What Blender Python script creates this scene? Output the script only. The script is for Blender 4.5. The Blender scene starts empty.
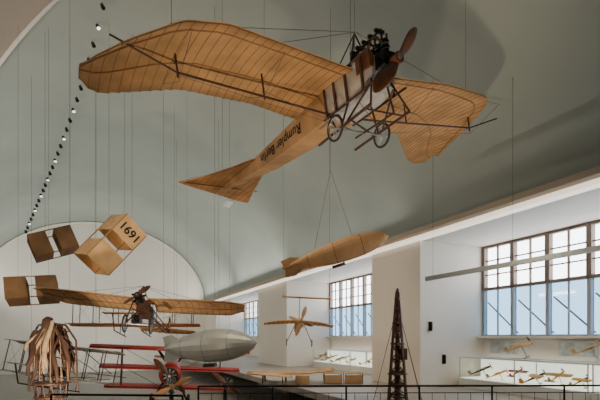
import bpy, math, random
from mathutils import Vector, Matrix
random.seed(4)
TH=math.atan(200/450); C_,S_=math.cos(TH),math.sin(TH)
ZC=3.6                       # eye height of visitor on the gallery
def V(r,d,h): return Vector((r*C_+d*S_, d*C_-r*S_, ZC+h))
RV=Matrix(((C_,S_,0),(-S_,C_,0),(0,0,1)))
def frame(c,ex=(1,0,0),ey=(0,1,0)):
    ex=Vector(ex).normalized(); ey=Vector(ey); ey=(ey-ex*ey.dot(ex)).normalized(); ez=ex.cross(ey)
    ex,ey,ez=RV@ex,RV@ey,RV@ez
    m=Matrix(((ex.x,ey.x,ez.x),(ex.y,ey.y,ez.y),(ex.z,ey.z,ez.z))).to_4x4()
    return Matrix.Translation(V(*c))@m
def vz(x):
    x=max(-10.85,min(10.85,x)); return ZC+3.7+8.2*math.sqrt(1-(x/10.9)**2)

# ---------------- materials
MATS={}
def mat(name,col,rough=.6,metal=0,var=0.0,scale=3,transl=0,bump=0,stretch=None,emit=0):
    if name in MATS: return MATS[name]
    m=bpy.data.materials.new(name); m.use_nodes=True; nt=m.node_tree; N=nt.nodes; L=nt.links
    p=N['Principled BSDF']; p.inputs['Base Color'].default_value=(*col,1)
    p.inputs['Roughness'].default_value=rough; p.inputs['Metallic'].default_value=metal
    if emit: p.inputs['Emission Color'].default_value=(*col,1); p.inputs['Emission Strength'].default_value=emit
    src=None
    if var or bump:
        tc=N.new('ShaderNodeTexCoord'); mp=N.new('ShaderNodeMapping'); no=N.new('ShaderNodeTexNoise')
        no.inputs['Scale'].default_value=scale; no.inputs['Detail'].default_value=5
        if stretch: mp.inputs['Scale'].default_value=stretch
        L.new(tc.outputs['Object'],mp.inputs['Vector']); L.new(mp.outputs[0],no.inputs['Vector'])
        if var:
            r=N.new('ShaderNodeValToRGB'); r.color_ramp.elements[0].position=.3; r.color_ramp.elements[1].position=.7
            r.color_ramp.elements[0].color=(*[max(0,c*(1-var)) for c in col],1)
            r.color_ramp.elements[1].color=(*[min(1,c*(1+var)) for c in col],1)
            L.new(no.outputs['Fac'],r.inputs[0]); L.new(r.outputs[0],p.inputs['Base Color']); src=r.outputs[0]
        if bump:
            b=N.new('ShaderNodeBump'); b.inputs['Strength'].default_value=bump; b.inputs['Distance'].default_value=.05
            L.new(no.outputs['Fac'],b.inputs['Height']); L.new(b.outputs[0],p.inputs['Normal'])
    if transl:
        t=N.new('ShaderNodeBsdfTranslucent'); t.inputs[0].default_value=(*col,1)
        if src: L.new(src,t.inputs[0])
        mx=N.new('ShaderNodeMixShader'); mx.inputs[0].default_value=transl
        L.new(p.outputs[0],mx.inputs[1]); L.new(t.outputs[0],mx.inputs[2]); L.new(mx.outputs[0],N['Material Output'].inputs[0])
    MATS[name]=m; return m
def glass(name,col,gl=.06):
    m=bpy.data.materials.new(name); m.use_nodes=True; nt=m.node_tree; N=nt.nodes; L=nt.links
    N.remove(N['Principled BSDF']); t=N.new('ShaderNodeBsdfTransparent'); t.inputs[0].default_value=(*col,1)
    g=N.new('ShaderNodeBsdfGlossy'); g.inputs['Roughness'].default_value=.05
    mx=N.new('ShaderNodeMixShader'); mx.inputs[0].default_value=gl
    L.new(t.outputs[0],mx.inputs[1]); L.new(g.outputs[0],mx.inputs[2]); L.new(mx.outputs[0],N['Material Output'].inputs[0]); return m
PLASTER=mat('vault_plaster',(.335,.375,.345),.9,var=.06,scale=.35)
PLASTER_WARM_LIT=mat('vault_plaster_warm_lit',(.33,.28,.235),.9,var=.06,scale=.35)
WHITE=mat('white_wall',(.80,.74,.66),.85,var=.03,scale=.6)
ENDW=mat('end_wall_plaster',(.72,.69,.63),.9,var=.04,scale=.3)
CORN=mat('cornice_plaster',(.48,.40,.31),.8)
FASCIA_GLOW=mat('fascia_painted_glow',(1,.90,.76),.6,emit=1.1)  # emission put into the fascia trim so its edge looks lit
FLOORM=mat('floor_stone',(.30,.28,.25),.5,var=.1,scale=1.5)
TAN=mat('doped_linen',(.62,.365,.16),.75,var=.24,scale=1.6,transl=.3,bump=.1)
TAN2=mat('linen_pale',(.60,.39,.21),.75,var=.16,scale=2,transl=.3)
BRN=mat('varnished_linen',(.32,.18,.085),.6,var=.25,scale=1.6,transl=.2)
CREAM=mat('cream_cloth',(.74,.50,.25),.8,var=.14,scale=2,transl=.35)
GREYC=mat('grey_cloth',(.50,.50,.46),.8,var=.1,scale=2,transl=.2)
RIB=mat('rib_wood',(.28,.145,.06),.6)
WOOD=mat('dark_wood',(.06,.026,.015),.45,var=.3,scale=5)
WOODB=mat('mast_oak',(.085,.034,.018),.45,var=.3,scale=5)
WOOD2=mat('propeller_wood',(.13,.045,.02),.3,var=.3,scale=8)
BLACK=mat('black_metal',(.015,.015,.016),.4,.5)
INK=mat('lettering_ink',(.01,.01,.01),.9)
STEEL=mat('steel',(.45,.45,.46),.35,.9)
ALU=mat('aluminium_panel',(.62,.60,.57),.4,.5,var=.15,scale=6)
SILVER=mat('silver_hull',(.27,.29,.285),.42,.3,var=.10,scale=2)
RED=mat('red_dope',(.38,.014,.011),.45,var=.15,scale=3)
RUB=mat('rubber',(.03,.028,.026),.8)
WIRE=mat('wire',(.10,.10,.098),.5,.3)
FRAME_=mat('window_frame',(.20,.145,.11),.6)
FRAMEW=mat('window_frame_grey',(.33,.35,.37),.6)
CASEW=mat('case_white',(.72,.74,.72),.6)
CASEL=mat('case_light',(.88,.90,.80),.6,emit=1.0)
YEL=mat('model_yellow',(.75,.33,.04),.5)
ORG=mat('model_red',(.45,.06,.03),.5)
BROWNC=mat('brown_cloth',(.065,.028,.015),.8,var=.35,scale=4,bump=.5)
CREAM2=mat('ivory_cloth',(.40,.28,.18),.8,var=.3,scale=5,bump=.4)
GL=glass('pane_clear',(.96,.97,.97)); GLB=glass('pane_blue',(.38,.48,.56)); GLC=glass('case_glass',(.95,.98,.97),.04)

# ---------------- mesh builder
class B:
    def __init__(s): s.v=[];s.f=[];s.m=[];s.sm=[];s.mats=[]
    def add(s,vs,fs,mt,smooth=False):
        o=len(s.v); s.v+= [tuple(v) for v in vs]
        if mt not in s.mats: s.mats.append(mt)
        k=s.mats.index(mt)
        for f in fs: s.f.append([i+o for i in f]); s.m.append(k); s.sm.append(smooth)
    def box(s,c,sz,mt,rot=None):
        c=Vector(c); vs=[]
        for x in(-.5,.5):
            for y in(-.5,.5):
                for z in(-.5,.5):
                    p=Vector((x*sz[0],y*sz[1],z*sz[2]))
                    if rot: p=rot@p
                    vs.append(c+p)
        s.add(vs,[(0,1,3,2),(4,6,7,5),(0,4,5,1),(2,3,7,6),(0,2,6,4),(1,5,7,3)],mt)
    def loft(s,rings,mt,smooth=True,caps=True):
        n=len(rings[0]); vs=[p for r in rings for p in r]; fs=[]
        for i in range(len(rings)-1):
            for j in range(n): fs.append((i*n+j,i*n+(j+1)%n,(i+1)*n+(j+1)%n,(i+1)*n+j))
        s.add(vs,fs,mt,smooth)
        if caps:
            s.add(rings[0],[tuple(range(n))[::-1]],mt); s.add(rings[-1],[tuple(range(n))],mt)
    def lathe(s,prof,p0,ax,mt,n=16,smooth=True):
        p0=Vector(p0); ax=Vector(ax).normalized(); u=ax.orthogonal().normalized(); w=ax.cross(u)
        s.loft([[p0+ax*t+(u*math.cos(2*math.pi*k/n)+w*math.sin(2*math.pi*k/n))*r for k in range(n)] for t,r in prof],mt,smooth)
    def cyl(s,a,b,r,mt,r1=None,n=8):
        a=Vector(a);b=Vector(b)
        if (b-a).length<1e-5: return
        s.lathe([(0,r),((b-a).length,r if r1 is None else r1)],a,b-a,mt,n)
    def tube(s,pts,r,mt,n=6):
        for i in range(len(pts)-1): s.cyl(pts[i],pts[i+1],r,mt,n=n)
    def torus(s,c,ax,R,r,mt,N=28,n=8):
        c=Vector(c); ax=Vector(ax).normalized(); u=ax.orthogonal().normalized(); w=ax.cross(u); vs=[];fs=[]
        for i in range(N):
            a=2*math.pi*i/N; dr=u*math.cos(a)+w*math.sin(a)
            for j in range(n):
                b=2*math.pi*j/n; vs.append(c+dr*(R+r*math.cos(b))+ax*r*math.sin(b))
        for i in range(N):
            for j in range(n): fs.append((i*n+j,((i+1)%N)*n+j,((i+1)%N)*n+(j+1)%n,i*n+(j+1)%n))
        s.add(vs,fs,mt,True)
    def wheel(s,c,ax,R,spokes=12,r=None):
        r=r or R*.11; s.torus(c,ax,R,r,RUB); s.torus(c,ax,R*.88,r*.5,STEEL)
        c=Vector(c); ax=Vector(ax).normalized(); u=ax.orthogonal().normalized(); w=ax.cross(u)
        s.cyl(c-ax*R*.25,c+ax*R*.25,R*.1,STEEL)
        for k in range(spokes):
            a=2*math.pi*k/spokes; s.cyl(c+ax*R*.18*(-1)**k,c+(u*math.cos(a)+w*math.sin(a))*R*.88,R*.018,STEEL,n=4)
    def sheet(s,P,th,mt,smooth=True):
        a=len(P);b=len(P[0]); top=[Vector(p)+Vector((0,0,th/2)) for r in P for p in r]; bot=[Vector(p)-Vector((0,0,th/2)) for r in P for p in r]
        n=a*b; fs=[]
        for i in range(a-1):
            for j in range(b-1):
                q=(i*b+j,(i+1)*b+j,(i+1)*b+j+1,i*b+j+1); fs.append(q); fs.append(tuple(k+n for k in q[::-1]))
        for i in range(a-1):
            for j in (0,b-1): fs.append((i*b+j,(i+1)*b+j,(i+1)*b+j+n,i*b+j+n))
        for j in range(b-1):
            for i in (0,a-1): fs.append((i*b+j,i*b+j+1,i*b+j+1+n,i*b+j+n))
        s.add(top+bot,fs,mt,smooth)
    def wing(s,le,te,mt,camber=.05,th=.03,z=lambda x:0,ribs=0,rmat=None,scal=0,nx=40,rr=.012,spars=()):
        def ip(t,x):
            if x<=t[0][0]: return t[0][1]
            for (a,b),(c,d) in zip(t,t[1:]):
                if x<=c: return b+(d-b)*(x-a)/(c-a)
            return t[-1][1]
        x0,x1=le[0][0],le[-1][0]; w=(x1-x0)*.02
        def f(t,x): return sum(ip(t,min(x1,max(x0,x+k*w))) for k in(-1,-.5,0,.5,1))/5
        def pt(x,t,dz=0):
            a,b=f(le,x),f(te,x)
            if scal and ribs:
                q=(x-x0)/(x1-x0)*ribs; b-=scal*abs(math.sin(math.pi*q))
            return Vector((x,a+(b-a)*t,z(x)+camber*4*t*(1-t)*.9+dz))
        P=[[pt(x0+(x1-x0)*i/nx,j/8) for j in range(9)] for i in range(nx+1)]
        s.sheet(P,th,mt)
        for k in range(ribs+1):
            x=x0+(x1-x0)*k/ribs if ribs else 0
            if ribs: s.tube([pt(x,j/6,-th*.5) for j in range(7)],rr,rmat or RIB,n=4)
        for t in spars: s.tube([pt(x0+(x1-x0)*i/20,t,-th*.8) for i in range(21)],rr*1.8,rmat or RIB,n=5)
    def prop(s,c,ax,ang,R,mt=WOOD2,up=(0,0,1)):
        c=Vector(c);ax=Vector(ax).normalized(); e=Vector(up); e=(e-ax*e.dot(ax)).normalized(); o=ax.cross(e)
        dr=e*math.cos(ang)+o*math.sin(ang); tr=ax.cross(dr)
        for sg in(1,-1):
            rings=[]
            for i in range(13):
                t=i/12; wd=R*(.05+.12*math.sin(math.pi*min(1,t*.85+.08))**1.3)*(1 if t<.9 else (1-t)*6+.4); tw=1.0-.7*t
                q=(tr*sg)*math.cos(tw)+ax*math.sin(tw); nrm=(tr*sg)*-math.sin(tw)+ax*math.cos(tw)
                cc=c+dr*sg*(t*R*.98+.02)
                rings.append([cc+q*wd*math.cos(a)+nrm*wd*.22*math.sin(a) for a in [2*math.pi*k/10 for k in range(10)]])
            s.loft(rings,mt)
        s.cyl(c-ax*R*.09,c+ax*R*.09,R*.11,mt,n=14); s.cyl(c-ax*R*.11,c+ax*R*.11,R*.05,STEEL,n=12)
    def done(s,name,M=None,parent=None):
        me=bpy.data.meshes.new(name); me.from_pydata(s.v,[],s.f)
        for m in s.mats: me.materials.append(m)
        for p,k,sm in zip(me.polygons,s.m,s.sm): p.material_index=k; p.use_smooth=sm
        me.update(); o=bpy.data.objects.new(name,me); bpy.context.scene.collection.objects.link(o)
        if M is not None: o.matrix_world=M
        if parent: o.parent=parent
        return o
def boxobj(name,lo,hi,mt):
    b=B(); b.box([(a+c)/2 for a,c in zip(lo,hi)],[c-a for a,c in zip(lo,hi)],mt); return b.done(name)
def hangs(o,M,pts,rad=.004):
    """suspension wires from local points of a hung exhibit to the vault, part of that exhibit"""
    b=B(); 
    for lp in pts:
        p=M@Vector(lp); b.cyl(p,(p.x,p.y,vz(p.x)-.01),rad,WIRE,n=5)
    w=b.done('suspension_wires'); w.parent=o; w.matrix_parent_inverse=M.inverted()

# ---------------- room shell
Y0,Y1=-8,51
boxobj('floor',(-11.2,Y0-.2,-.2),(14.4,Y1+.2,0),FLOORM)
b=B(); N=64; prof=[]
for i in range(N+1):
    a=math.pi*i/N; prof.append((-10.9*math.cos(a),ZC+3.7+8.2*math.sin(a)))
ys=[Y0+(Y1-Y0)*k/30 for k in range(31)]
vs=[(x,y,z) for y in ys for x,z in prof]; n=N+1
b.add(vs,[(k*n+i,k*n+i+1,(k+1)*n+i+1,(k+1)*n+i) for k in range(30) for i in range(N)],PLASTER,True)
vo=[(x*1.03,y,ZC+3.7+(z-ZC-3.7)*1.03) for y in ys for x,z in prof]
b.add(vo,[(k*n+i,(k+1)*n+i,(k+1)*n+i+1,k*n+i+1) for k in range(30) for i in range(N)],PLASTER,True)
b.done('ceiling')
# shallow diagonal rib and vault severy beyond it (left), its different lighting painted as a warm tone
b=B(); P=[]
for i in range(25):
    t=i/24; x=-.6-6.2*t; y=16.6+11.5*t**1.1
    P.append([(x+.0,y+.0,vz(x)-.10),(x-.55,y+.75,vz(x-.55)-.10)])
b.sheet(P,.12,ENDW); b.done('trim_4')
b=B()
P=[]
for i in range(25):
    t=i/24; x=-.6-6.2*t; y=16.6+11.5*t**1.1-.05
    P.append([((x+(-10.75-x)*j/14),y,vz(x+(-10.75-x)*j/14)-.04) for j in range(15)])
b.sheet(P,.03,PLASTER_WARM_LIT); b.done('trim_5')
for nm,y in(('wall_end',Y1),('wall_back',Y0-.2)):
    b=B(); pts=[(-10.95,0)]+[(x,z) for x,z in prof]+[(10.95,0)]
    k=len(pts); b.add([(x,y,z) for x,z in pts]+[(x,y+.2,z) for x,z in pts],[tuple(range(k)),tuple(range(k,2*k))[::-1]]+[(i,i+k,(i+1)%k+k,(i+1)%k) for i in range(k)],ENDW); b.done(nm)
b=B()
b.tube([(x*.985,Y1-.08,ZC+3.7+(z-ZC-3.7)*.985) for x,z in prof],.10,ENDW); b.done('trim_1')
boxobj('wall_left',(-11.2,Y0,0),(-10.9,Y1,7.3),WHITE)
BAYS=[(2.0,13.5),(16.75,26.6),(32.3,45.8)]
b=B(); prev=Y0
for a,c in BAYS+[(Y1,Y1)]:
    b.box(((10.9+14.25)/2,(prev+a)/2,3.6),(3.35,a-prev,7.2),WHITE); prev=c
for a,c in BAYS:
    b.box((14.15,(a+c)/2,ZC/2),(.25,c-a,ZC),WHITE)
    b.box((13.9,(a+c)/2,ZC-.0),(.5,c-a,.08),WHITE)
b.box((12.6,(Y0+Y1)/2,7.32),(3.5,Y1-Y0,.24),WHITE)
b.done('wall_right')
b=B(); b.box((10.82,(Y0+Y1)/2,7.26),(.30,Y1-Y0,.13),FASCIA_GLOW); b.box((10.62,(Y0+Y1)/2,7.42),(.46,Y1-Y0,.16),CORN); b.done('trim_2')
b=B(); b.box((-10.8,(Y0+Y1)/2,7.30),(.34,Y1-Y0,.16),CORN); b.done('trim_3')
for wi,(a,c) in enumerate(BAYS):
    b=B(); X=14.05; z0,z1=ZC+.04,7.15; zt=z0+1.85; n=max(1,round((c-a)/1.4)); w=(c-a)/n
    b.box((X,(a+c)/2,z0),(.16,c-a,.10),FRAMEW); b.box((X,(a+c)/2,z1),(.16,c-a,.10),FRAME_); b.box((X,(a+c)/2,zt),(.18,c-a,.11),FRAME_)
    for i in range(n+1):
        y=a+w*i; b.box((X,min(max(y,a+.06),c-.06),(zt+z1)/2),(.2,.17,z1-zt),FRAME_); b.box((X,min(max(y,a+.06),c-.06),(z0+zt)/2),(.18,.12,zt-z0),FRAMEW)
    for i in range(n):
        y=a+w*i
        b.box((X,y+w/2,(zt+z1)/2),(.07,.06,z1-zt),FRAME_)
        for q in(1,2): b.box((X,y+w/2,zt+(z1-zt)*q/3),(.06,w,.045),FRAME_)
        b.box((X,y+w/2,(z0+zt)/2),(.06,.04,zt-z0),FRAMEW)
        b.cyl((X+.25,y,z0+.1),(X+.25,y+w,zt-.5),.03,FRAMEW)   # outside shading stays
    b.box((X+.02,(a+c)/2,(zt+z1)/2),(.012,c-a,z1-zt),GL)
    b.box((X+.02,(a+c)/2,(zt+z0)/2),(.012,c-a,zt-z0),GLB)
    b.done('window_%d'%(wi+1))
boxobj('gallery_floor',(6.8,8.6,1.45),(13.98,50.8,1.7),FLOORM)
b=B(); pl=[V(-5.6,-3.5,0),V(-5.2,8.0,0),V(5.0,8.2,0),V(6.9,8.2,0),V(9,-1,0)]
k=len(pl); b.add([(p.x,p.y,1.45) for p in pl]+[(p.x,p.y,1.69) for p in pl],[tuple(range(k))[::-1],tuple(range(k,2*k))]+[(i,(i+1)%k,(i+1)%k+k,i+k) for i in range(k)],FLOORM)
b.done('viewing_platform')
def railing(name,a,c,z0=1.7,H=1.05,bal=.22):
    b=B(); a=Vector((a.x,a.y,z0)); c=Vector((c.x,c.y,z0)); L=(c-a).length; up=Vector((0,0,1))
    b.cyl(a+up*H,c+up*H,.018,BLACK)
    b.cyl(a+up*(H-.12),c+up*(H-.12),.008,BLACK); b.cyl(a+up*.1,c+up*.1,.012,BLACK)
    n=int(L/1.25)
    for i in range(n+1):
        p=a+(c-a)*i/n; b.cyl(p,p+up*H,.017,BLACK)
    n=int(L/bal)
    for i in range(n+1):
        p=a+(c-a)*i/n; b.cyl(p+up*.1,p+up*(H-.12),.005,BLACK,n=5)
    b.done(name)
railing('gallery_railing',V(-3.9,7.05,0),V(-1.8,6.9,0),H=1.0)
railing('gallery_railing',V(-1.75,7.75,0),V(5.9,7.9,0))

# ---------------- large bird-wing monoplane
b=B()
M=frame((1.30,8.12,4.83),(.845,.5206,.1186),(-.52,.853,-.043))
zf=lambda x:.02*abs(x)
b.wing([(-4.61,1.72),(-4.5,1.42),(-4.05,.75),(-3.43,.05),(-2.82,-.12),(-.35,.13)],[(-4.61,1.95),(-4.5,2.27),(-4.24,2.39),(-3,1.79),(-1.58,1.82),(-.35,2.1)],TAN,.10,.035,zf,ribs=26,scal=.03,nx=104,spars=(.12,.62),rr=.007)
b.wing([(.35,.13),(2.03,-.05),(3.38,.05),(3.73,.31),(4.34,1.31),(5.25,3.1)],[(.35,1.7),(1.0,1.6),(2.69,2.16),(4.33,3.45),(4.9,3.75),(5.25,3.55)],TAN,.10,.035,zf,ribs=28,scal=.03,nx=112,spars=(.12,.62),rr=.007)
def rect(y,hw,z0,z1,x=0): return [Vector((x-hw,y,z0)),Vector((x+hw,y,z0)),Vector((x+hw,y,z1)),Vector((x-hw,y,z1))]
b.loft([rect(1.0,.34,-.46,.10),rect(2.2,.30,-.42,.08),rect(4.0,.22,-.33,.05,-.03),rect(5.6,.12,-.16,.02,-.12),rect(7.0,.05,-.04,.0,-.25)],TAN,False)
b.loft([rect(-.25,.25,-.42,.08),rect(.2,.33,-.48,.14),rect(1.0,.35,-.48,.14)],ALU,False)
for y in (-.1,.35,.7,1.0): 
    for sx in(-1,1): b.box((sx*.36,y,-.17),(.03,.05,.64),WOOD)
for z in(-.48,.12):
    for sx in(-1,1): b.cyl((sx*.36,-.4,z),(sx*.36,1.1,z),.022,WOOD)
b.box((0,.55,.17),(.5,.7,.06),BLACK)
# tail fan
b.wing([(-1.50,6.75),(-1.0,6.0),(-.6,5.15),(-.28,4.3),(.18,4.3),(.46,5.5),(.68,6.4),(.95,7.35)],[(-1.50,6.82),(-1.0,7.0),(-.6,7.12),(-.28,7.2),(.18,7.35),(.42,7.45),(.6,7.5),(.95,7.5)],TAN,.02,.03,lambda x:-.02-.12*x,ribs=14,scal=.02,nx=56,rr=.006)
b.sheet([[(-.2,6.3,.05),(-.25,7.35,.05)],[(-.2,6.7,.30),(-.25,7.3,.28)]],.02,TAN)
b.sheet([[(.2,7.45,-.12),(.5,7.6,-.12)],[(.25,7.95,-.15),(.55,8.05,-.15)]],.02,CASEW)
b.cyl((-1.5,6.2,-.05),(.9,6.6,-.05),.014,WOOD)
for sx in(-1,1):
    xe=3.3 if sx<0 else 3.9
    b.cyl((sx*.35,.95,-.42),(sx*xe,.95,-.16),.02,WOOD); b.cyl((sx*xe,.95,-.16),(sx*(xe+1.0),.85,.16),.016,WOOD)
    for x in(1.75,xe):
        b.cyl((sx*x,.95,-.34 if x<2 else -.24),(sx*x,.95,.62),.018,WOOD)
        b.cyl((sx*x,.1,0),(sx*x,.95,.60),.004,WIRE); b.cyl((sx*x,1.7,0),(sx*x,.95,.60),.004,WIRE)
        b.cyl((sx*x,.95,.60),(0,.3,.85),.004,WIRE); b.cyl((sx*x,.95,-.2),(sx*.3,.4,-.95),.004,WIRE)
        b.cyl((sx*x,.15,0),(sx*x,.95,-.3),.005,WIRE); b.cyl((sx*x,1.6,0),(sx*x,.95,-.3),.005,WIRE)
for sx in(-1,1):
    b.cyl((sx*.3,.25,.1),(0,.35,.85),.016,WOOD); b.cyl((sx*.3,.9,.1),(0,.35,.85),.012,WOOD)
# engine
b.box((0,-.12,-.06),(.32,.70,.24),BLACK)
for k in range(4):
    y=-.38+k*.17
    b.cyl((0,y,.05),(0,y,.30),.06,BLACK,n=14)
    for q in range(4): b.cyl((0,y,.12+q*.045),(0,y,.13+q*.045),.08,BLACK if q%2 else STEEL,n=14)
    b.cyl((.06,y,.30),(.06,y,.42),.018,WOOD); b.cyl((-.06,y,.30),(-.06,y,.40),.018,BLACK)
    b.tube([(-.07,y,.26),(-.24,y,.30),(-.30,y+.08,.24)],.024,WOOD)
    b.box((-.1,y,.42),(.2,.05,.05),BLACK)
b.cyl((-.12,-.45,.41),(-.12,.25,.41),.018,BLACK); b.box((0,.25,.2),(.46,.07,.42),BLACK); b.box((-.26,-.05,.0),(.1,.45,.26),WOOD2)
b.cyl((0,-.45,-.14),(0,-.70,-.14),.05,STEEL)
b.prop((0,-.60,-.16),(0,1,0),.74,.88)
for x in(-.70,.42):
    b.wheel((x,.38,-.98),(1,0,0),.21,16)
    for y in(-.25,.35,.95): b.cyl((x*.8,.38 if y==.35 else .38+(y-.35)*.2,-.95),(x*.48,y,-.46),.02,WOOD)
    b.cyl((x*.8,-.45,-.92),(x*.8,1.1,-.98),.026,WOOD); b.cyl((x*.8,-.45,-.92),(x*.4,-.25,-.35),.018,WOOD)
    b.cyl((x*.8,.3,-.95),(-x*.3,.3,-.46),.006,WIRE)
b.cyl((-.84,.38,-.98),(.58,.38,-.98),.02,STEEL); b.cyl((-.55,-.3,-.93),(.34,-.3,-.93),.016,WOOD)
b.cyl((-.05,-.35,-.4),(-.05,-.45,-1.0),.018,WOOD); b.cyl((-.05,-.45,-1.0),(-.05,.6,-.99),.018,WOOD)
plane=b.done('birdwing_monoplane',M)
cu=bpy.data.curves.new('fuselage_lettering','FONT'); cu.body='Rumpler Berlin'; cu.size=.315; cu.extrude=.003; cu.space_character=1.05; cu.align_x='CENTER'
to=bpy.data.objects.new('fuselage_lettering',cu); bpy.context.scene.collection.objects.link(to); cu.materials.append(INK)
to.parent=plane
X=Vector((.028,1,0.03)).normalized(); Z=Vector((-1,.028,0)).normalized(); Yv=Z.cross(X)
to.matrix_parent_inverse=Matrix.Identity(4)
to.matrix_local=Matrix.Translation((-.300,3.0,-.065))@Matrix(((X.x,Yv.x,Z.x),(X.y,Yv.y,Z.y),(X.z,Yv.z,Z.z))).to_4x4()
hangs(plane,M,((-3.3,.95,.6),(3.9,.95,.6),(0,.35,.85),(-.4,.1,.1),(.1,4.5,.03),(-.3,6.4,.3)))

# ---------------- airships
def airship(name,M,L,R,mt,fins=True,n=16,ridge=True,gond=WOOD,pow_=.7,hp=()):
    b=B(); prof=[]
    for i in range(25):
        t=i/24; r=R*(max(0,math.sin(math.pi*t**pow_)))**.75; prof.append((t*L,max(r,.004)))
    b.lathe(prof,(-L/2,0,0),(1,0,0),mt,n,smooth=not ridge)
    for t in (.25,.5,.75):
        rr=[p for p in prof if abs(p[0]-t*L)<L/40][0][1]; b.torus((-L/2+t*L,0,0),(1,0,0),rr,.008,gond,N=24,n=5)
    b.box((0,0,-R*1.15),(L*.12,R*.35,R*.22),gond); 
    for x in(-.05,.05): b.cyl((x*L,0,-R*.9),(x*L,0,-R*1.1),.012,gond)
    if fins:
        x=L/2
        for k in range(4):
            a=math.pi/2*k; u=Vector((0,math.cos(a),math.sin(a)))
            p=[Vector((x-L*.20,0,0))+u*R*.45,Vector((x-L*.02,0,0))+u*R*.1,Vector((x-L*.0,0,0))+u*R*.75,Vector((x-L*.10,0,0))+u*R*.85]
            w=Vector((0,-math.sin(a),math.cos(a)))*.012
            b.add([q+w for q in p]+[q-w for q in p],[(0,1,2,3),(7,6,5,4),(0,4,5,1),(1,5,6,2),(2,6,7,3),(3,7,4,0)],mt)
    return b.done(name,M)
Ma=frame((1.09,14,2.62),(-1,.15,-.30),(-.15,-1,0))
o=airship('airship_model',Ma,3.45,.36,TAN2,pow_=.72,n=18)
b=B(); ap=V(.95,14.05,5.2)
for r,h in((.45,2.75),(1.65,3.05)): b.cyl(V(r,14,h),ap,.006,WIRE,n=5)
b.cyl(ap,(ap.x,ap.y,vz(ap.x)-.01),.005,WIRE,n=5)
w=b.done('suspension_wires'); w.parent=o; w.matrix_parent_inverse=Ma.inverted()
Mz=frame((-3.85,19,-.38),(-1,.3,-.07),(-.3,-1,0))
o=airship('zeppelin_model',Mz,4.4,.70,SILVER,pow_=.82,n=18,gond=BLACK); hangs(o,Mz,((-1,0,.6),(1,0,.6)))

# ---------------- box kites
def boxkite(name,M,w,h,dp,gap,mt,mark=False):
    b=B()
    for c in(-1,1):
        x0=c*(gap/2+dp/2)
        P=[(x0,-w/2,-h/2),(x0,w/2,-h/2),(x0,w/2,h/2),(x0,-w/2,h/2)]
        for i in range(4):
            p,q=Vector(P[i]),Vector(P[(i+1)%4]); m=(p+q)/2; d=(q-p); t=.014
            sz=(dp,abs(d.y)+t,t) if abs(d.y)>.01 else (dp,t,abs(d.z)+t)
            b.box(m,sz,mt)
    for y in(-w/2,w/2):
        for z in(-h/2,h/2): b.cyl((-gap/2-dp,y,z),(gap/2+dp,y,z),.022,RIB)
    for x in(-(gap/2+dp*.5),gap/2+dp*.5):
        b.cyl((x,-w/2,-h/2),(x,w/2,h/2),.016,RIB); b.cyl((x,w/2,-h/2),(x,-w/2,h/2),.016,RIB)
    o=b.done(name,M)
    if mark:
        cu=bpy.data.curves.new('kite_number','FONT'); cu.body='1691'; cu.size=.46; cu.extrude=.002; cu.offset=.01; cu.align_x='CENTER'; cu.materials.append(INK)
        t=bpy.data.objects.new('kite_number',cu); bpy.context.scene.collection.objects.link(t); t.parent=o
        t.matrix_parent_inverse=Matrix.Identity(4)
        t.matrix_local=Matrix.Translation((gap/2+dp/2-.16,w/2+.014,0))@Matrix(((0,1,0),(0,0,1),(1,0,0))).to_4x4()
    hangs(o,M,((-(gap/2+dp/2),0,h/2),(gap/2+dp/2,0,h/2)),.005); return o
boxkite('box_kite',frame((-7.15,17,3.5),(.56,.40,.82),(.72,-.70,-.15)),1.3,1.05,.82,.5,CREAM,True)
boxkite('box_kite',frame((-9.6,17.5,3.62),(.75,.5,.35),(.5,-.9,.1)),.95,.85,.62,.3,BRN)
boxkite('box_kite',frame((-10.1,17,1.75),(.85,.4,.1),(.3,-.9,.25)),.9,.8,.7,.3,BRN)

# ---------------- early monoplane (facing viewer)
b=B()
for sx in(-1,1):
    le=[(.25,-.2),(1.5,-.3),(2.9,-.35),(3.4,-.1)]; te=[(.25,1.6),(1.5,1.6),(2.9,1.5),(3.4,.8)]
    if sx<0: le=[(-x,y) for x,y in le[::-1]]; te=[(-x,y) for x,y in te[::-1]]
    b.wing(le,te,TAN2,.12,.03,lambda x:.02*abs(x),ribs=14,rmat=RIB,nx=42,spars=(.15,.7))
    b.wheel((sx*.42,0,-.85),(1,0,.0),.27,14)
    b.cyl((sx*.42,0,-.85),(sx*.2,-.1,-.05),.025,WOOD); b.cyl((sx*.42,0,-.85),(sx*.2,.9,-.1),.025,WOOD)
    for x in(1.3,2.5): b.cyl((sx*x,0,0),(0,.1,-.8),.006,WIRE); b.cyl((sx*x,0,0),(0,.1,.5),.006,WIRE)
    b.cyl((sx*.2,0,.05),(0,.1,.5),.018,WOOD); b.cyl((sx*.22,-.2,-.1),(sx*.05,5.2,.05),.022,WOOD); b.cyl((sx*.22,-.2,-.35),(sx*.05,5.2,-.05),.02,WOOD)
b.cyl((-.5,0,-.85),(.5,0,-.85),.025,STEEL)
for y in(.6,1.3,2,2.7,3.4,4.1): b.cyl((-.18,y,-.3),(.18,y,-.05),.012,WOOD); b.cyl((.18,y,-.3),(-.18,y,-.05),.012,WOOD)
b.wing([(-1.2,4.8),(0,4.5),(1.2,4.8)],[(-1.2,5.5),(0,5.7),(1.2,5.5)],TAN2,.03,.02,lambda x:.05,ribs=8)
b.sheet([[(0,4.9,.05),(0,5.7,.05)],[(.01,5.0,.7),(.01,5.6,.65)]],.02,TAN)
b.cyl((0,-.45,0),(0,0,0),.14,BLACK,n=14)
for k in range(5):
    a=2*math.pi*k/5; b.cyl((0,-.3,0),(.24*math.sin(a),-.3,.24*math.cos(a)),.04,BLACK)
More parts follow.
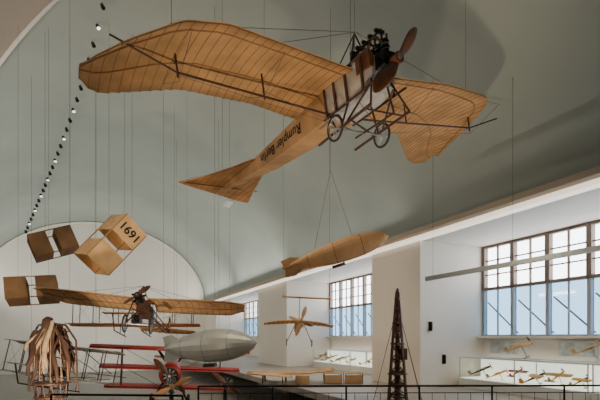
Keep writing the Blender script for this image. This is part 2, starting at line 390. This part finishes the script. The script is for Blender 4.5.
b.prop((0,-.55,0),(0,1,0),.85,.50,WOOD)
b.box((0,.8,-.2),(.4,1.0,.35),WOOD)
Mm=frame((-5.3,15,1.25),(1,.10,-.07),(-.2,1,-.20)); o=b.done('early_monoplane',Mm)
hangs(o,Mm,((-2.4,.3,.1),(2.4,.3,.1),(0,4,.1)),.005)

def biplane(name,M,span,chord,gap,mt,fab=2,rd=.022):
    b=B(); h=span/2
    for i in range(fab):
        z=i*gap
        b.wing([(-h,.12),(-h*.9,0),(h*.9,0),(h,.12)],[(-h,chord*.85),(-h*.9,chord),(h*.9,chord),(h,chord*.85)],mt,.06,.03,lambda x,z=z:z,ribs=18,nx=36,rr=.01)
    for k in range(-3,4):
        x=k*h/3.4
        for y in(.1,chord*.85): b.cyl((x,y,0),(x,y,gap*(fab-1)),rd,WOOD)
        if k<3:
            b.cyl((x,.1,0),(x+h/3.4,.1,gap),.005,WIRE); b.cyl((x,.1,gap),(x+h/3.4,.1,0),.005,WIRE)
    for sx in(-1,1):
        b.cyl((sx*.6,chord*.8,0),(sx*.4,4,.3),.02,WOOD); b.cyl((sx*.6,chord*.8,gap),(sx*.4,4,.6),.02,WOOD)
        b.tube([(sx*.6,-1.3,.3),(sx*.6,-.9,-.45),(sx*.6,1.4,-.5)],.03,WOOD); b.cyl((sx*.6,.2,0),(sx*.6,.2,-.48),.02,WOOD); b.cyl((sx*.6,1.1,0),(sx*.6,1.1,-.48),.02,WOOD)
    b.wing([(-1,-1.5),(1,-1.5)],[(-1,-1),(1,-1)],mt,.02,.02,lambda x:.3,ribs=6,nx=8)
    b.wing([(-1,3.8),(1,3.8)],[(-1,4.5),(1,4.5)],mt,.02,.02,lambda x:.5,ribs=6,nx=8)
    b.box((.1,.5,.25),(.4,.7,.4),BLACK)
    o=b.done(name,M); hangs(o,M,((-h*.6,.5,gap),(h*.6,.5,gap)),.006)
biplane('pusher_biplane',frame((-8.0,21.5,.65),(1,.15,0),(-.15,1,-.1)),6.2,1.3,1.15,TAN)
biplane('fabric_biplane_glider',frame((-10.6,19,-1.65),(1,-.15,-.10),(.15,1,-.2)),5.2,1.3,1.35,GREYC)

# ---------------- red triplane
b=B()
for i,(h,z) in enumerate(((3.0,-.92),(3.25,0),(3.7,.92))):
    b.wing([(-h,.15),(-h*.96,.0),(h*.96,0),(h,.15)],[(-h,.75),(-h*.93,1.0),(h*.93,1.0),(h,.75)],RED,.07,.10,lambda x,z=z:z,nx=40,ribs=18,rmat=RED,rr=.02)
for sx in(-1,1):
    b.box((sx*2.3,.4,0),(.06,.25,1.84),WOOD); b.cyl((sx*.3,.1,.35),(sx*.7,.3,.92),.035,BLACK); b.cyl((sx*.3,.8,.35),(sx*.7,.6,.92),.035,BLACK)
    b.cyl((sx*.5,.3,0),(sx*2.2,.3,.9),.012,WIRE); b.cyl((sx*.5,.3,-.9),(sx*2.2,.3,0),.012,WIRE)
    b.wheel((sx*.85,0,-1.6),(1,0,0),.36,12,.07); b.cyl((sx*.85,0,-1.6),(sx*.35,-.1,-.6),.04,BLACK); b.cyl((sx*.85,0,-1.6),(sx*.35,.6,-.7),.04,BLACK)
    b.box((sx*2.7,.5,.99),(.7,.6,.01),CREAM)
b.lathe([(0,.40),(.12,.5),(.6,.5)],(0,-.9,-.15),(0,1,0),RED,20)
b.lathe([(0,.36),(.02,.36)],(0,-.93,-.15),(0,1,0),BLACK,20)
b.loft([[Vector((w*math.cos(a),y,zc+hh*math.sin(a))) for a in [2*math.pi*k/12 for k in range(12)]] for y,w,hh,zc in((-.3,.46,.48,-.15),(.8,.42,.5,-.1),(1.8,.34,.42,-.1),(3.2,.2,.28,-.05),(4.4,.05,.15,0))],RED)
for k in range(9):
    a=2*math.pi*k/9; b.cyl((0,-.97,-.15),(.3*math.sin(a),-.97,-.15+.3*math.cos(a)),.04,STEEL)
b.prop((0,-1.08,-.15),(0,1,0),-.75,1.05)
b.wing([(-1.2,4.1),(0,3.5),(1.2,4.1)],[(-1.2,4.7),(0,4.9),(1.2,4.7)],RED,.02,.05,lambda x:.1,nx=12)
b.lathe([(0,.38),(.03,.38)],(0,4.5,.45),(1,0,0),CREAM,18)
b.wing([(-.95,-.1),(.95,-.1)],[(-.95,.35),(.95,.35)],RED,.02,.05,lambda x:-1.55,nx=8)
b.box((0,4.4,-.4),(.05,.3,.6),WOOD)
Mt=frame((-6.15,21.5,-1.55),(1,.22,-.05),(-.36,1,.08)); o=b.done('red_triplane',Mt)
hangs(o,Mt,((-2.2,.4,.98),(2.2,.4,.98),(0,4.4,.2)),.006)

# ---------------- rotary engines and propellers on tall plinths on the hall floor
def engine_exhibit(r,d,h,s,ang,pm):
    b=B(); H=ZC+h
    b.box((0,0,-H+.1),(.9,.9,.2),WOOD); b.cyl((0,0,-H),(0,.25,-.3),.07,BLACK); b.cyl((0,.25,-.3),(0,.25,.05),.06,BLACK)
    b.cyl((0,-.2,0),(0,.3,0),.16*s,STEEL,n=16)
    for k in range(9):
        a=2*math.pi*k/9
        p=Vector((math.sin(a),0,math.cos(a)))
        b.cyl(p*.14*s,p*.42*s,.055*s,BLACK,n=12)
        for q in range(5): b.cyl(p*(.2+.045*q)*s,p*(.212+.045*q)*s,.085*s,STEEL,n=12)
    b.prop((0,-.28,0),(0,1,0),ang,1.15*s,pm)
    b.done('rotary_engine_exhibit',Matrix.Translation(V(r,d,h))@Matrix.Rotation(-TH+.3,4,'Z'))
engine_exhibit(-4.05,14.2,-1.55,.55,1.1,TAN)
engine_exhibit(-2.55,15.5,-1.60,.55,-.9,WOOD2)

# ---------------- carved wood, rope and canvas flying harness exhibit on post
b=B(); random.seed(11)
b.cyl((0,0,-3.6),(0,0,.55),.06,WOOD); b.lathe([(0,.7),(.12,.7),(.14,.6)],(0,0,-3.6),(0,0,1),WOOD,20)
for k in range(46):
    x=random.uniform(-.60,.60); top=.50-.5*abs(x)+random.uniform(-.12,.05); L_=random.uniform(.5,1.6); y=random.uniform(-.3,.3); ph=random.random()*6
    m=CREAM2 if random.random()<.14 else (BROWNC if k%3 else WOOD)
    w0=random.uniform(.018,.05)*(1.6 if k%7==0 else 1); rings=[]
    for i in range(12):
        t=i/11; w=w0*(.5+1.1*math.sin(math.pi*min(1,t*.8+.15)))
        c=Vector((x*(.6+.45*t)+.08*math.sin(ph+5*t),y*(.4+t),top-L_*t))
        rings.append([c+Vector((w*math.cos(a)*(1+.35*math.sin(3*a+ph)),w*.6*math.sin(a),0)) for a in [2*math.pi*q/9 for q in range(9)]])
    b.loft(rings,m)
b.lathe([(0,.02),(.05,.14),(.18,.17),(.32,.14),(.4,.04)],(-.1,0,.2),(0,0,1),BROWNC,14)
for sx in(-1,1):
    b.tube([(0,0,.4),(sx*.4,.05,.35),(sx*.68,.1,-.1),(sx*.72,.1,-1.6)],.03,WOOD)
    for q in range(6): b.cyl((0,0,.3-q*.28),(sx*(.5+.035*q),.08,.15-q*.3),.018,WOOD)
for k in range(10):
    a=2*math.pi*k/10; b.tube([(.0,0,.6),(.45*math.cos(a),.3*math.sin(a),-.2),(.5*math.cos(a),.35*math.sin(a),-1.3)],.008,CREAM2)
b.torus((0,0,-1.35),(0,0,1),.45,.035,WOOD); b.torus((0,0,-1.75),(0,0,1),.42,.035,WOOD)
for k in range(12):
    a=2*math.pi*k/12; b.cyl((.45*math.cos(a),.45*math.sin(a),-1.35),(.38*math.cos(a+.3),.38*math.sin(a+.3),-2.15),.02,WOOD)
b.done('rigged_flying_harness',frame((-7.3,13.2,0)))

# ---------------- small propeller flyer hanging (centre)
b=B()
for sx in(-1,1):
    le=[(.08,0),(.7,-.05),(1.25,.1)]; te=[(.08,.55),(.7,.6),(1.25,.4)]
    if sx<0: le=[(-x,y) for x,y in le[::-1]]; te=[(-x,y) for x,y in te[::-1]]
    b.wing(le,te,CREAM,.06,.02,lambda x:.03-.08*x*x,ribs=7,nx=14)
    b.cyl((sx*.12,0,0),(sx*.45,.1,-.75),.014,RIB); b.wheel((sx*.45,.1,-.75),(1,0,0),.12,8)
b.lathe([(0,.03),(.1,.15),(.4,.18),(1.2,.12),(2.2,.03)],(0,-.3,-.05),(0,1,0),CREAM,14)
b.prop((0,-.38,-.05),(0,1,0),.3,.55,TAN2); b.prop((0,-.32,-.05),(0,1,0),1.9,.45,TAN2)
b.sheet([[(0,1.5,0),(0,2,0)],[(.01,1.6,.45),(.01,2,.4)]],.02,CREAM)
b.cyl((0,.3,0),(0,.3,.95),.015,RIB); b.box((.25,.3,.95),(1.8,.16,.025),TAN2)
Mf=frame((.0,16,.55),(1,.1,-.04),(-.1,1,-.15)); o=b.done('model_ornithopter',Mf)
hangs(o,Mf,((-.6,.3,.95),(1.1,.3,.95)),.005)

# ---------------- tan glider on low trestles on the gallery
b=B()
b.wing([(-2.3,.1),(-1.9,-.1),(.9,-.1),(1.3,.1)],[(-2.3,.6),(-1.9,1.0),(.9,1.0),(1.3,.6)],TAN2,.12,.03,lambda x:.38+.03*abs(x)+.05*x,ribs=16,nx=32)
b.wing([(-2.0,-.9),(-.4,-1.0)],[(-2.0,-.3),(-.4,-.3)],CREAM,.05,.02,lambda x:.28-.08*x,ribs=6,nx=12)
b.loft([rect(-.6,.28,.02,.35,.0),rect(.6,.3,.02,.40,.0),rect(2.2,.12,.1,.30,.0)],TAN2,False)
for x0 in(.9,1.75):
    for y in(-.3,.5):
        for x in(x0,x0+.7):
            b.cyl((x,y,0),(x,y,.42),.02,RIB)
    b.box((x0+.35,.1,.42),(.75,.85,.03),CREAM); b.box((x0+.35,-.3,.22),(.7,.015,.25),TAN2); b.box((x0+.35,.1,.06),(.75,.85,.03),CREAM)
for x in(-1.6,-.7): b.cyl((x,0,0),(x,.2,.34),.025,WOOD); b.cyl((x,.9,0),(x,.7,.34),.025,WOOD)
b.cyl((-1.6,-.6,0),(-1.6,-.6,.38),.02,WOOD); b.cyl((-.8,-.6,0),(-.8,-.6,.33),.02,WOOD)
b.done('wooden_glider',frame((.1,18.6,-1.9),(1,.0,0),(0,1,0)))

# ---------------- rigged lattice mast
b=B(); H=3.1
def rad(z): return .30*(1-z/H)**.95+.045
for k in range(4):
    a=2*math.pi*k/4+.5; b.tube([(rad(H*i/10)*math.cos(a),rad(H*i/10)*math.sin(a),H*i/10) for i in range(11)],.028,WOODB)
    a2=2*math.pi*(k+1)/4+.5
    for i in range(9):
        z=H*.95*i/9; z2=H*.95*(i+1)/9
        b.cyl((rad(z)*math.cos(a),rad(z)*math.sin(a),z),(rad(z2)*math.cos(a2),rad(z2)*math.sin(a2),z2),.013,WOODB)
        b.cyl((rad(z2)*math.cos(a),rad(z2)*math.sin(a),z2),(rad(z)*math.cos(a2),rad(z)*math.sin(a2),z),.013,WOODB)
        b.cyl((rad(z)*math.cos(a),rad(z)*math.sin(a),z),(rad(z)*math.cos(a2),rad(z)*math.sin(a2),z),.02,WOODB)
b.lathe([(0,.09),(1.0,.08),(2.0,.055),(2.95,.03),(3.15,.045),(3.2,.02)],(0,0,0),(0,0,1),WOODB,12)
for z,r in((.9,.27),(1.7,.20),(2.25,.15),(2.9,.09)): b.lathe([(0,r),(.05,r*.9)],(0,0,z),(0,0,1),WOOD,14)
b.box((.14,-.08,1.45),(.16,.2,.3),WOODB); b.box((-.08,-.08,2.05),(.14,.16,.22),WOODB)
for k in range(8):
    a=2*math.pi*k/8+.2; b.cyl((0,0,2.75),(.72*math.cos(a),.72*math.sin(a),.05),.007,WOODB)
b.lathe([(0,.8),(.06,.8),(.08,.75)],(0,0,0),(0,0,1),WOOD,28)
b.done('rigged_lattice_mast',frame((2.6,12,-1.9)))

# ---------------- display cases with models
def toyplane(name,loc,s,ang,mt,mt2=RIB,stand=.0,par=None):
    b=B(); b.wing([(-1,.05),(-.8,0),(.8,0),(1,.05)],[(-1,.3),(-.8,.4),(.8,.4),(1,.3)],mt,.03,.03,nx=12,ribs=8,rr=.01)
    b.lathe([(0,.02),(.08,.08),(.6,.08),(1.5,.02)],(0,-.35,-.05),(0,1,0),mt2,10)
    b.wing([(-.4,1.0),(.4,1.0)],[(-.4,1.2),(.4,1.2)],mt,.01,.02,nx=4); b.sheet([[(0,.95,0),(0,1.2,0)],[(.01,1.0,.25),(.01,1.2,.25)]],.02,mt)
    b.prop((0,-.37,-.05),(0,1,0),.6,.3)
    if stand: b.cyl((0,.2,-stand/s),(0,.2,0),.03,STEEL); b.cyl((0,.2,-stand/s),(0,.2,-stand/s+.03),.2,STEEL,n=14)
    o=b.done(name,Matrix.Translation(loc)@Matrix.Rotation(ang,4,'Z')@Matrix.Rotation(-.45,4,'X')@Matrix.Scale(s,4))
    if par: o.parent=par
    return o
CASES=[]
def case(y0,y1,x0=12.6,x1=13.7):
    b=B(); ym=(y0+y1)/2; L_=y1-y0; xm=(x0+x1)/2; w=x1-x0
    b.box((xm,ym,1.7+.17),(w,L_,.34),CASEW); b.box((x1-.02,ym,2.43),(.03,L_-.04,.76),CASEL); b.box((xm,ym,2.83),(w,L_,.05),CASEW)
    b.box((xm,ym,2.05),(w-.06,L_-.06,.02),CASEL)
    b.box((x0+.01,ym,2.43),(.012,L_-.04,.76),GLC)
    n=max(1,int(L_/1.9))
    for i in range(n+1): b.box((x0+.015,y0+.02+(L_-.04)*i/n,2.43),(.03,.03,.78),STEEL); b.box((x1-.03,y0+.02+(L_-.04)*i/n,2.43),(.03,.03,.78),STEEL)
    o=b.done('display_case'); CASES.append(o)
    y=y0+.5; k=0
    while y<y1-.4:
        toyplane('model_airplane',(xm,y,2.36+.1*(k%2)),.40+.07*(k%3),random.uniform(-.6,.6)+1.0,[YEL,CREAM,YEL,ORG][k%4],[WOOD2,YEL,BLACK][k%3],stand=.28+.1*(k%2),par=o); y+=.75; k+=1
case(4.0,8.2);case(8.3,13.3);case(17.0,21.5);case(21.6,26.3)
for y,z in((12.5,3.2),(9.6,3.2),(19,3.2)):
    b=B(); b.box((13.98,y,z),(.04,1.3,.55),CASEW); b.box((13.95,y,z),(.02,1.2,.45),mat('panel_print',(.50,.54,.52),.7,var=.35,scale=4)); b.done('info_panel')
toyplane('model_glider',(13.3,11.0,3.40),.6,1.2,CREAM,CREAM,stand=.5,par=CASES[1]); toyplane('model_glider',(13.3,8.6,3.35),.5,.6,CREAM,CREAM,stand=.45,par=CASES[1])
# linear luminaire across the bay
b=B(); p0=V(3.9,14.0,1.80); p1=V(7.4,9.9,2.1)
b.loft([[p+Vector((.07*sx,.07*sx,z)) for sx,z in((-1,-.06),(1,-.06),(1,.06),(-1,.06))] for p in(p0,p1)],mat('lamp_housing',(.42,.45,.44),.5),False)
for t in(.05,.5,.95):
    p=p0.lerp(p1,t); b.cyl(p,(p.x,p.y,min(vz(p.x)-.03,7.19) if p.x>10.5 else vz(p.x)-.03),.005,WIRE)
b.done('linear_pendant_light')
for x,z in((11.35,4.0),(12.0,2.75)):
    b=B(); b.box((x,13.47,z),(.12,.06,.36),BLACK); b.cyl((x,13.42,z-.15),(x,13.42,z+.15),.05,BLACK); b.done('wall_speaker')
b=B(); LENS=mat('lamp_lens',(1,.93,.80),.4,emit=2.0)
for i in range(30):
    t=i/29; x=.3-6.8*t**1.25; y=15+35*t; p=Vector((x,y,vz(x)-.04)); s_=1+.9*t
    b.cyl(p,p+Vector((0,0,-.14)),.02,STEEL); e=p+Vector((.05,-.10,-.26))
    b.cyl(p+Vector((.0,0,-.10)),e,.055*s_,BLACK,r1=.07*s_,n=12)
    if i%3==0: b.cyl(e,e+(e-p)*.05,.06*s_,LENS,n=12)
b.done('ceiling_spotlights')

# ---------------- lights
def area(name,loc,tgt,sx,sy,e,col):
    l=bpy.data.lights.new(name,'AREA'); l.shape='RECTANGLE'; l.size=sx; l.size_y=sy; l.energy=e; l.color=col
    o=bpy.data.objects.new(name,l); bpy.context.scene.collection.objects.link(o); o.location=loc
    d=Vector(tgt)-Vector(loc); o.rotation_euler=d.to_track_quat('-Z','Y').to_euler(); return o
def spot(name,loc,tgt,e,ang,col,r=.25):
    l=bpy.data.lights.new(name,'SPOT'); l.energy=e; l.spot_size=math.radians(ang); l.spot_blend=1; l.color=col; l.shadow_soft_size=r
    o=bpy.data.objects.new(name,l); bpy.context.scene.collection.objects.link(o); o.location=loc
    d=Vector(tgt)-Vector(loc); o.rotation_euler=d.to_track_quat('-Z','Y').to_euler(); return o
WARM=(1,.80,.56); NEU=(1,.95,.86)
for k in range(4):
    y=7+k*12.5
    area('cove_light_r%d'%k,(10.3,y,7.6),(4,y,14),11,.25,[20,120,420,420][k],NEU)
    area('cove_light_l%d'%k,(-10.3,y,7.6),(-4,y,14),11,.25,[50,520,520,420][k],NEU)
for k,(a,c) in enumerate(BAYS):
    area('bay_fill_%d'%k,(11.3,(a+c)/2,7.15),(12.6,(a+c)/2,3.0),.2,c-a-.5,160,(1,.80,.60)).rotation_euler=Vector((1.3,0,-4)).to_track_quat('-Z','Y').to_euler()  # added fill along the soffit to warm and brighten each niche
spot('uplight_plane',V(0,4,-1.6),V(.3,9,4.6),1700,75,WARM)
spot('uplight_plane2',V(5,9,-1.6),V(3,11,4.8),600,65,WARM)
spot('uplight_end',(0,38,.3),(0,51,8),3500,120,NEU,.5)
spot('down_1',V(-4,12,8),V(-6,16,0),1500,85,WARM); spot('down_2',V(0,14,8),V(0,18,-1),1700,85,WARM)
spot('down_3',V(-4,17,8),V(-5,21,-1),1200,85,WARM)
spot('up_left',V(-6,10,-3),V(-7,17,2.5),2200,80,WARM)
w=bpy.data.worlds.new('World'); bpy.context.scene.world=w; w.use_nodes=True; bg=w.node_tree.nodes['Background']
bg.inputs[0].default_value=(.92,.95,1,1); bg.inputs[1].default_value=9.0

cam=bpy.data.cameras.new('camera'); cam.sensor_width=36; cam.lens=27; cam.shift_y=137/600; cam.clip_end=300
co=bpy.data.objects.new('camera',cam); bpy.context.scene.collection.objects.link(co); co.location=(0,0,ZC); co.rotation_euler=(math.radians(90),0,-TH)
bpy.context.scene.camera=co
